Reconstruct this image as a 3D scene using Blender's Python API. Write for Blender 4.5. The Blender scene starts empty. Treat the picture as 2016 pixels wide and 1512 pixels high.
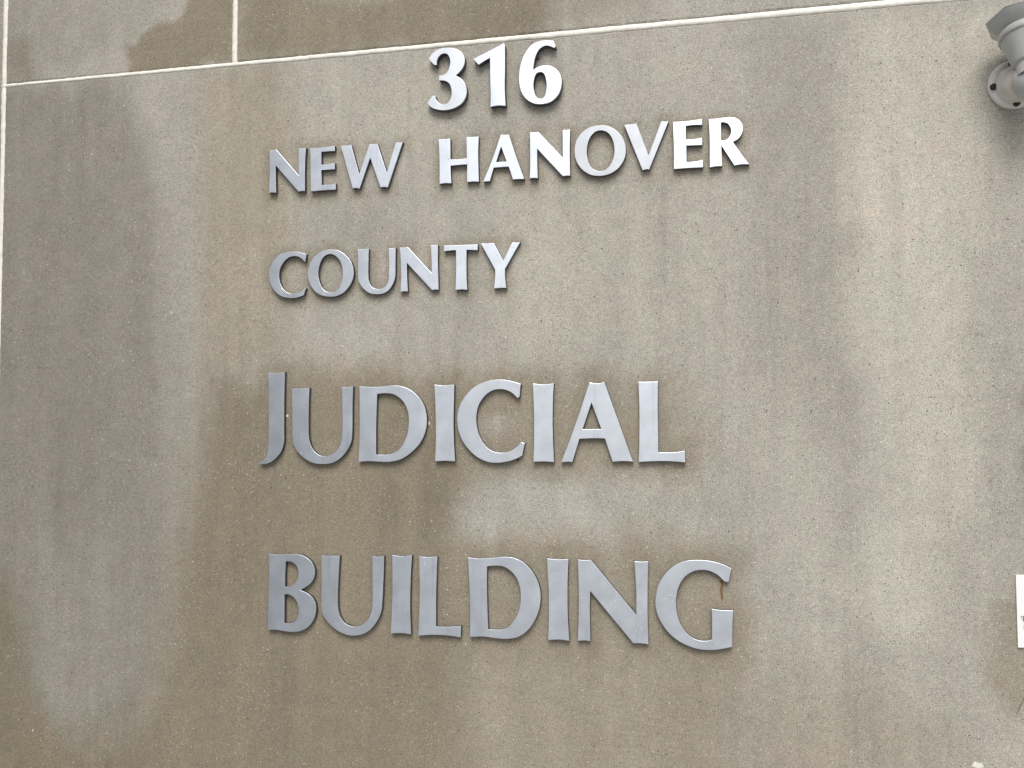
import bpy, bmesh, math, random
import numpy as np
from mathutils import Matrix, Vector

# ------------------------------------------------------------------ camera, sky, sun, exposure
CAM_ROWS = ((0.975647, 0.219301, -0.004497), (-0.016431, 0.052628, -0.998479), (-0.218731, 0.974237, 0.054950))
CAM_Y = -2.61543
CAM_Z = 1.620
FOCAL = 36.6071

scene = bpy.context.scene
COL = scene.collection

cam_data = bpy.data.cameras.new('camera')
cam = bpy.data.objects.new('camera', cam_data)
COL.objects.link(cam)
r0, r1, r2 = (Vector(r) for r in CAM_ROWS)
cam.matrix_world = Matrix(((r0.x, -r1.x, -r2.x, 0.0),
                           (r0.y, -r1.y, -r2.y, CAM_Y),
                           (r0.z, -r1.z, -r2.z, CAM_Z),
                           (0, 0, 0, 1)))
cam_data.sensor_width = 36
cam_data.lens = FOCAL
cam_data.clip_start = 0.05
cam_data.clip_end = 3000
scene.camera = cam

SUN_EL, SUN_AZ = math.radians(49), math.radians(6)     # azimuth measured from straight out of the wall towards +X
sun_dir = Vector((math.sin(SUN_AZ) * math.cos(SUN_EL), -math.cos(SUN_AZ) * math.cos(SUN_EL), math.sin(SUN_EL)))

world = bpy.data.worlds.new('World')
scene.world = world
world.use_nodes = True
wn = world.node_tree
wn.nodes.clear()
w_out = wn.nodes.new('ShaderNodeOutputWorld')
w_bg = wn.nodes.new('ShaderNodeBackground')
w_sky = wn.nodes.new('ShaderNodeTexSky')
w_sky.sky_type = 'NISHITA'
w_sky.sun_disc = False
w_sky.sun_elevation = SUN_EL
w_sky.sun_rotation = math.atan2(sun_dir.x, sun_dir.y)
w_sky.air_density = 1.2
w_sky.dust_density = 4.0
w_sky.ozone_density = 1.0
w_bw = wn.nodes.new('ShaderNodeRGBToBW')
w_mix = wn.nodes.new('ShaderNodeMix')
w_mix.data_type = 'RGBA'
w_mix.inputs[0].default_value = 0.50                      # overcast: the blue is mostly washed out
wn.links.new(w_sky.outputs[0], w_bw.inputs[0])
wn.links.new(w_sky.outputs[0], w_mix.inputs[6])
wn.links.new(w_bw.outputs[0], w_mix.inputs[7])
wn.links.new(w_mix.outputs[2], w_bg.inputs[0])
w_bg.inputs[1].default_value = 0.14
wn.links.new(w_bg.outputs[0], w_out.inputs[0])

sun_data = bpy.data.lights.new('sun', 'SUN')
sun_data.energy = 1.6
sun_data.angle = math.radians(32)
sun_data.color = (1.0, 0.955, 0.89)
sun = bpy.data.objects.new('sun', sun_data)
COL.objects.link(sun)
sun.rotation_euler = sun_dir.to_track_quat('Z', 'Y').to_euler()
sun.location = (2, -4, 8)

scene.view_settings.view_transform = 'Standard'
scene.view_settings.look = 'None'
scene.view_settings.gamma = 1
scene.view_settings.exposure = 0.12

# ------------------------------------------------------------------ data: outlines on the wall (0.1 mm), stains and painted shade on the wall (mm)
LETTERS = [
    ('3', 0.021, '-8050,26330 -7977,26432~ -7883,26515~ -7737,26578~ -7550,26588~ -7343,26549~ -7188,26464~ -7092,26340~ -7059,26200~ -7086,26060~ -7169,25936~ -7303,25815 -7159,25722~ -7056,25583~ -7009,25407~ -7026,25247~ -7119,25083~ -7284,24975~ -7490,24920~ -7697,24919~ -7884,24970~ -7998,25035~ -8096,25142 -7946,25326 -7867,25319 -7838,25210~ -7759,25112~ -7666,25071~ -7552,25096~ -7469,25181~ -7423,25319~ -7427,25451~ -7468,25586~ -7541,25669~ -7644,25712~ -7765,25721 -7765,25853 -7665,25861~ -7572,25909~ -7499,26014~ -7461,26153~ -7468,26275~ -7519,26392~ -7602,26436~ -7706,26418~ -7789,26334~ -7825,26235~ -7825,26147 -7900,26150'),
    ('1', 0.021, '-6833,26221 -6013,26566 -5977,26518 -5975,25966~ -5984,25366~ -5963,24905 -6171,24930~ -6374,24906 -6363,25196~ -6372,25598~ -6380,26212 -6522,26143~ -6686,26051'),
    ('6', 0.021, '-4691,26517 -4629,26368 -4669,26322 -4752,26369~ -4851,26404~ -4950,26393~ -5050,26336~ -5130,26223~ -5195,26039~ -5227,25803 -5113,25863~ -4953,25893~ -4775,25864~ -4617,25762~ -4520,25625~ -4478,25443~ -4513,25209~ -4612,25039~ -4781,24914~ -5019,24876~ -5238,24919~ -5437,25063~ -5556,25272~ -5604,25535~ -5593,25814~ -5531,26068~ -5430,26279~ -5289,26447~ -5109,26531~ -4909,26548~|-5034,25721~ -5134,25696~ -5194,25581~ -5223,25385~ -5196,25204~ -5137,25070~ -5038,25023~ -4939,25074~ -4894,25219~ -4877,25396~ -4906,25577~ -4955,25681~'),
    ('N', 0.015, '-12623,24192 -12519,24196~ -12422,24203 -11761,23454 -11762,24196 -11649,24188~ -11549,24198 -11572,23881~ -11580,23379~ -11575,23002 -11662,23009~ -11762,22998 -12440,23765 -12431,23330~ -12422,23006 -12530,23018~ -12634,23004 -12615,23341~ -12612,23746~'),
    ('E', 0.015, '-11436,24174 -11234,24165~ -11002,24169~ -10717,24190 -10717,24046 -10917,24049~ -11107,24046 -11100,23694 -10915,23703~ -10715,23722 -10714,23546 -11104,23546 -11086,23139 -10890,23138~ -10685,23161 -10684,22990 -11058,22992~ -11403,22978 -11409,23269~ -11419,23871~'),
    ('W', 0.015, '-10545,24178 -10392,24176~ -10246,24184 -10014,23374 -9726,24175 -9612,24159~ -9503,24169 -9234,23375 -8985,24164 -8883,24157~ -8785,24170 -9208,22964 -9311,22985~ -9413,22976 -9704,23800 -10002,22976 -10106,23002~ -10199,22992'),
    ('H', 0.015, '-7799,24167 -7639,24160~ -7476,24171 -7471,23856~ -7472,23608 -7254,23598~ -7028,23610 -7032,23871~ -7038,24174 -6869,24165~ -6701,24168 -6717,23806~ -6714,23365~ -6702,22969 -6850,22982~ -7025,22977 -7020,23446 -7232,23446~ -7467,23439 -7463,23235~ -7448,22969 -7618,22986~ -7773,22970 -7770,23321~ -7777,23765~'),
    ('A', 0.015, '-6113,24172 -5997,24159~ -5891,24163 -5701,23563~ -5491,22966 -5649,22975~ -5792,22969 -5901,23314 -6067,23318~ -6301,23313 -6407,22962 -6503,22963~ -6592,22958 -6340,23539~|-6103,23853 -6234,23455 -5960,23453'),
    ('N', 0.015, '-5339,24177 -5225,24173~ -5116,24178 -4479,23458 -4480,24177 -4376,24176~ -4279,24184 -4294,23645~ -4288,22980 -4385,22988~ -4478,22976 -5147,23734 -5143,23266~ -5134,22966 -5254,22980~ -5350,22970 -5335,23278~ -5333,23714~'),
    ('O', 0.015, '-3506,24233~ -3280,24187~ -3067,24045~ -2915,23830~ -2854,23575~ -2897,23326~ -3041,23108~ -3268,22967~ -3530,22927~ -3780,22979~ -3995,23137~ -4130,23357~ -4172,23602~ -4134,23854~ -3999,24062~ -3782,24199~|-3483,24098~ -3329,24039~ -3211,23887~ -3154,23655~ -3161,23439~ -3241,23229~ -3385,23082~ -3552,23056~ -3707,23126~ -3802,23276~ -3852,23508~ -3839,23725~ -3772,23925~ -3639,24068~'),
    ('V', 0.015, '-2895,24201 -2734,24201~ -2581,24214 -2286,23382 -1965,24222 -1867,24210~ -1774,24215 -2274,23012 -2348,23024~ -2442,23006'),
    ('E', 0.015, '-1670,24184 -1474,24181~ -1243,24184~ -944,24214 -946,24060 -1153,24071~ -1348,24061 -1353,23718 -1158,23714~ -951,23737 -954,23549 -1344,23561 -1342,23143 -1143,23147~ -936,23181 -939,22988 -1305,22992~ -1663,22986 -1656,23507~ -1667,23910~'),
    ('R', 0.015, '-789,24191 -625,24190~ -465,24202~ -239,24204~ -81,24151~ 18,24038~ 45,23907~ 14,23769~ -78,23647~ -203,23578 -16,23280~ 181,22992 2,23004~ -179,22982 -487,23504 -480,23240~ -473,22989 -620,22992~ -780,22973 -771,23565~ -777,23919~|-490,24082 -422,24086~ -320,24039~ -254,23917~ -257,23788~ -326,23675~ -406,23634~ -485,23632'),
    ('C', 0.015, '-11518,21275 -11549,21074 -11569,21071 -11635,21142~ -11738,21208~ -11872,21238~ -12016,21210~ -12149,21119~ -12255,20969~ -12307,20788~ -12300,20614~ -12236,20429~ -12122,20290~ -11977,20217~ -11854,20213~ -11711,20246~ -11619,20300~ -11564,20350 -11528,20349 -11588,20165 -11710,20121~ -11853,20094~ -12017,20099~ -12244,20159~ -12431,20301~ -12558,20508~ -12605,20742~ -12582,20934~ -12480,21133~ -12316,21291~ -12089,21354~ -11842,21357~ -11657,21319~'),
    ('O', 0.015, '-10823,21368~ -10600,21330~ -10399,21206~ -10247,21029~ -10167,20816~ -10172,20589~ -10265,20384~ -10434,20200~ -10635,20108~ -10856,20095~ -11099,20148~ -11293,20288~ -11427,20504~ -11473,20716~ -11440,20945~ -11329,21151~ -11147,21297~ -10985,21357~|-10812,21244~ -10680,21190~ -10559,21061~ -10488,20886~ -10471,20695~ -10496,20506~ -10575,20329~ -10696,20238~ -10827,20214~ -10968,20257~ -11080,20385~ -11152,20570~ -11174,20762~ -11135,20971~ -11044,21149~ -10933,21230~'),
    ('U', 0.015, '-10049,21343 -9899,21334~ -9736,21342 -9745,21083~ -9747,20610~ -9717,20439~ -9617,20293~ -9459,20246~ -9301,20291~ -9203,20419~ -9174,20587~ -9169,20964~ -9180,21332 -9067,21327~ -8983,21338 -8988,20956~ -8993,20580~ -9046,20394~ -9163,20220~ -9321,20132~ -9498,20114~ -9696,20145~ -9875,20265~ -9995,20430~ -10036,20583~ -10037,21001~'),
    ('N', 0.015, '-8867,21331 -8753,21328~ -8646,21342 -7989,20625 -7995,21007~ -8010,21358 -7908,21355~ -7815,21360 -7819,20907~ -7798,20170 -7889,20179~ -7979,20168 -8671,20915 -8665,20567~ -8645,20154 -8742,20164~ -8850,20147 -8831,20574~ -8841,20950~'),
    ('T', 0.015, '-7653,21332 -7455,21328~ -7169,21325~ -6940,21320~ -6731,21323 -6741,21166 -6883,21180~ -7041,21189 -7041,20503~ -7022,20138 -7171,20157~ -7342,20144 -7327,20515~ -7327,21192 -7456,21193~ -7651,21175'),
    ('Y', 0.015, '-6655,21338 -6466,21329~ -6306,21340 -6055,20868 -5824,21327 -5716,21318~ -5608,21326 -6013,20641 -6010,20426~ -5979,20150 -6132,20159~ -6311,20147 -6282,20381~ -6275,20639'),
    ('J', 0.015, '-12608,18082 -12356,18072~ -12123,18093 -12132,17529~ -12132,16553~ -12129,16236~ -12206,15968~ -12388,15750~ -12599,15633~ -12837,15608 -12851,15664 -12706,15750~ -12614,15896~ -12583,16189~ -12577,16800~ -12588,17413~'),
    ('U', 0.015, '-11917,17636 -11668,17640~ -11407,17658 -11423,17276~ -11427,16669~ -11411,16305~ -11318,16039~ -11136,15869~ -10942,15826~ -10724,15893~ -10558,16061~ -10482,16253~ -10458,16661~ -10466,17143~ -10481,17662 -10322,17657~ -10164,17674 -10179,17140~ -10184,16419~ -10239,16131~ -10416,15868~ -10671,15676~ -10980,15616~ -11290,15652~ -11577,15797~ -11787,16016~ -11880,16283~ -11897,16794~ -11901,17282~'),
    ('D', 0.015, '-9990,17671 -9634,17649~ -9306,17656~ -8979,17679~ -8679,17610~ -8405,17428~ -8206,17164~ -8125,16856~ -8145,16525~ -8280,16195~ -8528,15936~ -8826,15747~ -9176,15676~ -9502,15688~ -9755,15695~ -10008,15672 -9984,16178~ -9975,17017~|-9487,17462 -9255,17480~ -9004,17436~ -8778,17266~ -8653,17027~ -8611,16742~ -8653,16410~ -8777,16126~ -8951,15949~ -9201,15866~ -9515,15867 -9517,16534~ -9501,17132~'),
    ('I', 0.015, '-7911,17686 -7662,17655~ -7377,17678 -7387,17211~ -7397,16680~ -7383,16115~ -7357,15687 -7626,15705~ -7902,15687 -7877,16208~ -7883,16941~ -7896,17309~'),
    ('C', 0.015, '-5612,17662 -5645,17333 -5701,17301 -5802,17408~ -5950,17500~ -6135,17539~ -6359,17507~ -6566,17364~ -6716,17148~ -6783,16894~ -6778,16603~ -6700,16330~ -6551,16094~ -6365,15948~ -6161,15908~ -5957,15929~ -5753,16037~ -5605,16180 -5513,16147 -5579,15839 -5736,15758~ -5958,15687~ -6236,15651~ -6496,15678~ -6758,15795~ -6983,15986~ -7171,16241~ -7274,16533~ -7298,16844~ -7235,17117~ -7083,17371~ -6866,17587~ -6602,17720~ -6321,17779~ -6041,17777~ -5800,17724~'),
    ('I', 0.015, '-5293,17671 -5028,17639~ -4750,17665 -4775,17267~ -4788,16659~ -4777,16105~ -4755,15669 -5022,15686~ -5295,15674 -5274,16197~ -5270,16914~ -5283,17274~'),
    ('A', 0.015, '-3841,17673 -3653,17644~ -3460,17672 -3137,16751~ -2761,15681 -3016,15695~ -3272,15677 -3461,16259 -3773,16268~ -4104,16254 -4289,15669 -4424,15679~ -4577,15663 -4219,16583~|-3792,17162 -4022,16496 -3548,16493'),
    ('L', 0.015, '-2608,17665 -2362,17664~ -2118,17667 -2134,17057~ -2132,16532~ -2130,15907 -1793,15907~ -1474,15942 -1478,15660 -1796,15689~ -2142,15695~ -2625,15672 -2603,16185~ -2593,17063~'),
    ('B', 0.015, '-12548,13221 -12233,13205~ -11998,13217~ -11764,13227~ -11530,13177~ -11335,13047~ -11228,12852~ -11226,12656~ -11312,12493~ -11447,12382~ -11630,12279 -11407,12186~ -11251,12048~ -11179,11854~ -11201,11622~ -11305,11423~ -11478,11265~ -11671,11191~ -11884,11171~ -12118,11190~ -12314,11213~ -12559,11205 -12550,11687~ -12535,12408~ -12531,12859~|-12051,13028 -11918,13026~ -11781,12957~ -11702,12824~ -11686,12698~ -11720,12554~ -11816,12426~ -11933,12366~ -12069,12357 -12068,12690~|-12081,12153 -11970,12157~ -11833,12094~ -11725,11963~ -11675,11785~ -11693,11606~ -11789,11442~ -11925,11393~ -12081,11393 -12080,11791~'),
    ('U', 0.015, '-11037,13200 -10797,13197~ -10519,13210 -10542,12814~ -10566,12280~ -10560,11837~ -10483,11592~ -10330,11429~ -10121,11371~ -9914,11416~ -9745,11545~ -9651,11724~ -9605,11954~ -9601,12482~ -9609,13206 -9449,13200~ -9284,13218 -9301,12666~ -9330,12050~ -9370,11750~ -9519,11465~ -9744,11246~ -10007,11149~ -10291,11148~ -10576,11252~ -10825,11439~ -10999,11682~ -11035,11947~ -11027,12446~ -11029,12803~'),
    ('I', 0.015, '-9064,13253 -8788,13227~ -8520,13259 -8550,12806~ -8568,12288~ -8567,11771~ -8545,11224 -8786,11251~ -9098,11232 -9072,11755~ -9056,12274~ -9057,12794~'),
    ('L', 0.015, '-8327,13230 -8087,13220~ -7833,13235 -7853,12822~ -7871,12204~ -7871,11447 -7526,11455~ -7200,11487 -7216,11197 -7526,11230~ -7914,11237~ -8355,11204 -8327,11778~ -8316,12398~ -8323,12811~'),
    ('D', 0.015, '-7019,13235 -6731,13206~ -6412,13227~ -6095,13264~ -5822,13245~ -5571,13138~ -5343,12920~ -5189,12641~ -5124,12341~ -5151,12018~ -5267,11713~ -5455,11445~ -5706,11266~ -5999,11204~ -6314,11213~ -6630,11242~ -6970,11214 -6965,11719~ -6978,12433~|-6513,13012 -6307,13037~ -6075,13016~ -5865,12888~ -5720,12689~ -5648,12428~ -5643,12165~ -5703,11881~ -5829,11654~ -5998,11487~ -6208,11429~ -6486,11424 -6506,11835~ -6520,12547~'),
    ('I', 0.015, '-4952,13247 -4669,13226~ -4403,13240 -4429,12801~ -4438,12275~ -4432,11750~ -4396,11211 -4647,11237~ -4943,11212 -4922,11734~ -4917,12437~ -4942,12877~'),
    ('N', 0.015, '-4172,13236 -4006,13222~ -3842,13234 -2726,11913 -2719,12496~ -2755,13222 -2581,13213~ -2410,13229 -2431,12676~ -2442,11987~ -2431,11202 -2621,11220~ -2803,11213 -3861,12460 -3878,11942~ -3867,11227 -4023,11237~ -4188,11219 -4159,11934~ -4157,12632~'),
    ('G', 0.015, '-403,13099 -478,12765 -580,12780 -719,12919~ -894,13013~ -1088,13048~ -1302,13013~ -1500,12892~ -1646,12691~ -1730,12437~ -1743,12150~ -1702,11883~ -1598,11636~ -1431,11446~ -1219,11347~ -1025,11340~ -901,11376 -887,11696~ -890,12114 -661,12085~ -380,12088 -405,11660~ -417,11218 -675,11155~ -940,11123~ -1204,11131~ -1470,11204~ -1736,11337~ -1966,11534~ -2151,11815~ -2244,12099~ -2240,12387~ -2159,12678~ -1984,12952~ -1748,13156~ -1460,13260~ -1174,13284~ -890,13263~ -626,13197~'),
]
STAINS_AND_SHADE = [
    ('dgrey', 0.80, 0.071, '-2236,2673 -1713,2668 -1578,2265 -1562,1721 -1565,1440 -1560,1093 -1664,799 -2182,741'),  # left dgrey areas: real dirt plus the wall's light falloff painted in
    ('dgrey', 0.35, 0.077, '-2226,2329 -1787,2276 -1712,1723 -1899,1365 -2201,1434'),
    ('tan', 0.65, 0.071, '-1473,2649 -1227,2678 -1180,2412 -1220,1855 -1462,1776'),
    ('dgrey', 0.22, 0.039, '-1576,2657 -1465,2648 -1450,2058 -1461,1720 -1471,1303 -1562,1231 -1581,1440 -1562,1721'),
    ('pgrey', 0.25, 0.034, '-1559,2583 -1472,2590 -1457,2059 -1469,1720 -1482,1580 -1540,1301 -1571,1301 -1613,1496 -1546,1721 -1543,2062'),
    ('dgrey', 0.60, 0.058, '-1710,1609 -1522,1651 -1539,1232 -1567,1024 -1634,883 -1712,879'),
    ('pgrey', 0.15, 0.058, '-1694,1609 -1545,1651 -1562,1231 -1567,1024 -1635,952 -1685,1089'),
    ('pgrey', 0.18, 0.071, '-1997,1350 -1689,1355 -1665,882 -1838,831 -1954,923'),
    ('brown', 0.85, 0.018, '-1524,2961 -1520,2872 -1554,2824 -1634,2792 -1722,2758 -1704,2668 -1377,2670 -1380,2946'),
    ('brown', 0.60, 0.034, '-2118,2816 -2049,2803 -1986,2668 -2114,2663'),
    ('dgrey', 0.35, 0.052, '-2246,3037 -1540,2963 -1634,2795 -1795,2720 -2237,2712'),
    ('brown', 0.85, 0.065, '-1377,2945 -579,2861 -512,2772 -512,2711 -513,2637 -1373,2655'),
    ('brown', 0.45, 0.071, '-593,2862 -207,2821 -222,2717 -458,2686 -594,2685'),
    ('pgrey', 0.35, 0.026, '-1168,2895 -903,2867 -917,2804 -1153,2827'),
    ('pgrey', 0.50, 0.052, '-207,2821 659,2730 657,2656 225,2661 -196,2662'),
    ('brown', 0.88, 0.077, '-1423,1776 -1279,1801 -1102,1825 -734,1791 -693,1527 -735,1370 -696,677 -2177,570 -2050,805 -1902,792 -1680,826 -1596,940 -1560,1093 -1539,1232 -1496,1441 -1467,1636'),
    ('brown2', 0.62, 0.084, '-789,1786 -518,1781 -151,1736 -104,1579 -173,1535 -441,1528 -734,1527'),  # thinner brown stain, also paler to carry the left-to-right light gradient
    ('brown2', 0.66, 0.077, '-762,1369 -281,1374 -212,1391 -52,1362 8,1320 -41,1282 -6,1222 10,1125 -21,1051 -119,925 -50,724 -763,672'),
    ('brown', 0.70, 0.045, '-2198,1317 -2060,1219 -1995,936 -1886,772 -1882,592 -2177,570'),
    ('brown2', 0.50, 0.103, '-154,1045 145,1070 260,1028 427,955 422,758 -220,712'),
    ('pgreen', 0.45, 0.041, '-728,1494 -402,1509 -280,1471 -338,1401 -520,1386 -714,1390'),
    ('pgrey', 0.50, 0.032, '-1177,1993 -930,1984 -930,1862 -1102,1866 -1147,1923'),
    ('pgrey', 0.70, 0.018, '-700,1695 -659,1717 -618,1695 -605,1645 -632,1606 -680,1606'),
    ('pgrey', 0.60, 0.021, '-89,1306 56,1321 102,1237 -6,1234 -54,1251'),
    ('pgrey', 0.60, 0.023, '-428,1521 -369,1541 -299,1516 -287,1440 -428,1438'),
    ('pgrey', 0.35, 0.077, '-248,1503 154,1530 172,1239 54,1212 -89,1355 -250,1403'),
    ('pale', 0.20, 0.103, '-1107,2632 -817,2636 -789,2441 -1106,2435'),
    ('pale', 0.25, 0.103, '-596,2266 -150,2292 -104,2008 -169,1832 -598,1841'),
    ('pale', 0.60, 0.052, '295,2641 560,2616 563,2297 509,1985 532,1578 438,1388 410,1164 263,1159 207,1240 268,1386 301,1578 293,1748 232,1896 229,1995 272,2092 226,2169 249,2393'),
    ('dgrey', 0.26, 0.058, '30,2641 224,2623 231,2394 215,2170 259,2068 215,1897 276,1748 296,1603 156,1603 40,1827'),
    ('pgreen', 0.35, 0.052, '283,2067 386,2014 356,1245 253,1242'),
    ('grey', 0.60, 0.052, '543,1983 640,2051 716,1578 619,1345 547,1343'),
    ('brown', 0.55, 0.034, '545,1250 607,1321 708,1324 698,981 564,974 518,1063'),
    ('brown', 0.60, 0.013, '619,1613 653,1625 649,1479 618,1479'),
    ('brown', 0.50, 0.015, '629,1766 657,1766 656,1707 625,1707'),
    ('dgrey', 0.22, 0.045, '-733,2220 -692,2218 -679,1843 -734,1844'),
    ('dgrey', 0.18, 0.036, '-435,2283 -402,2281 -397,2071 -436,2073'),
    ('dgrey', 0.20, 0.036, '-214,2309 -175,2307 -165,2113 -216,2115'),
    ('dgrey', 0.30, 0.058, '-1105,2281 -931,2285 -873,2159 -1075,2155'),
]
LAMP_AT = (0.6282, 0.0000, 2.4532)
HOLDER_BASE = (0.6405, -0.1250, 2.4586)
ANCHORS = [(-0.5134, 2.6139), (-0.7858, 2.618), (-0.4611, 2.5048), (-0.7187, 2.507), (-0.5625, 1.758), (-0.5721, 1.5716)]
MARKS = [(0.5082, 0.8705, 0.01, 'w'), (-1.21, 1.6911, 0.0035, 'w'), (-0.81, 1.6686, 0.0028, 'w'), (-1.9758, 0.8122, 0.002, 'w'), (-0.0647, 1.2535, 0, 'r'), (0.6008, 1.0087, 0, 's')]


# ------------------------------------------------------------------ helpers
def tag(o, label=None, cat=None, group=None, kind=None):
    if label: o['label'] = label
    if cat: o['category'] = cat
    if group: o['group'] = group
    if kind: o['kind'] = kind
    return o

def empty(name, loc):
    o = bpy.data.objects.new(name, None)
    o.location = loc
    o.empty_display_size = 0.05
    COL.objects.link(o)
    return o

def link_mesh(name, me, mat, parent=None, smooth=None):
    o = bpy.data.objects.new(name, me)
    COL.objects.link(o)
    if mat: me.materials.append(mat)
    if parent: o.parent = parent
    if smooth is not None:
        me.polygons.foreach_set('use_smooth', [smooth] * len(me.polygons))
    return o

def bm_obj(name, bm, mat, parent=None, smooth=False):
    me = bpy.data.meshes.new(name)
    bm.normal_update()
    bm.to_mesh(me)
    bm.free()
    return link_mesh(name, me, mat, parent, smooth)

def box(bm, x0, x1, y0, y1, z0, z1):
    v = [bm.verts.new(p) for p in ((x0,y0,z0),(x1,y0,z0),(x1,y1,z0),(x0,y1,z0),(x0,y0,z1),(x1,y0,z1),(x1,y1,z1),(x0,y1,z1))]
    for f in ((0,3,2,1),(4,5,6,7),(0,1,5,4),(1,2,6,5),(2,3,7,6),(3,0,4,7)):
        bm.faces.new([v[i] for i in f])

def lathe(bm, prof, origin=(0,0,0), axis=(0,0,1), seg=48, scale=(1,1)):
    """prof: (radius, height along axis) pairs."""
    q = Vector(axis).normalized().to_track_quat('Z', 'Y').to_matrix()
    o = Vector(origin)
    rings = []
    for r, h in prof:
        if r < 1e-6:
            rings.append([bm.verts.new(o + q @ Vector((0, 0, h)))])
        else:
            rings.append([bm.verts.new(o + q @ Vector((r*scale[0]*math.cos(2*math.pi*k/seg), r*scale[1]*math.sin(2*math.pi*k/seg), h))) for k in range(seg)])
    for a, b in zip(rings, rings[1:]):
        for k in range(seg):
            k2 = (k + 1) % seg
            if len(a) == 1 and len(b) == 1: continue
            if len(a) == 1: bm.faces.new((a[0], b[k2], b[k]))
            elif len(b) == 1: bm.faces.new((a[k], a[k2], b[0]))
            else: bm.faces.new((a[k], a[k2], b[k2], b[k]))

# ------------------------------------------------------------------ materials
def new_mat(name):
    m = bpy.data.materials.new(name)
    m.use_nodes = True
    return m, m.node_tree, m.node_tree.nodes['Principled BSDF']

def node(nt, kind, **kw):
    n = nt.nodes.new(kind)
    for k, v in kw.items():
        setattr(n, k, v)
    return n

def ramp(nt, src, stops):
    r = node(nt, 'ShaderNodeValToRGB')
    e = r.color_ramp.elements
    while len(e) < len(stops): e.new(0.5)
    for el, (p, c) in zip(e, stops):
        el.position = p
        el.color = (c, c, c, 1) if not isinstance(c, tuple) else (*c, 1)
    nt.links.new(src, r.inputs[0])
    return r.outputs[0]

def math_n(nt, op, a, b=None, clamp=False):
    m = node(nt, 'ShaderNodeMath', operation=op, use_clamp=clamp)
    for i, v in enumerate((a, b)):
        if v is None: continue
        if isinstance(v, (int, float)): m.inputs[i].default_value = v
        else: nt.links.new(v, m.inputs[i])
    return m.outputs[0]

def mix_rgb(nt, fac, a, b, blend='MIX'):
    m = node(nt, 'ShaderNodeMix', data_type='RGBA', blend_type=blend)
    for i, v in ((0, fac), (6, a), (7, b)):
        if isinstance(v, (int, float)): m.inputs[i].default_value = v
        elif isinstance(v, tuple): m.inputs[i].default_value = (*v, 1)
        else: nt.links.new(v, m.inputs[i])
    return m.outputs[2]

def object_coords(nt, scale=(1, 1, 1)):
    tc = node(nt, 'ShaderNodeTexCoord')
    mp = node(nt, 'ShaderNodeMapping')
    mp.inputs['Scale'].default_value = scale
    nt.links.new(tc.outputs['Object'], mp.inputs[0])
    return mp.outputs[0]

def noise(nt, vec, scale, detail=2.0, rough=0.5):
    n = node(nt, 'ShaderNodeTexNoise')
    n.inputs['Scale'].default_value = scale
    n.inputs['Detail'].default_value = detail
    n.inputs['Roughness'].default_value = rough
    nt.links.new(vec, n.inputs['Vector'])
    return n

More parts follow.
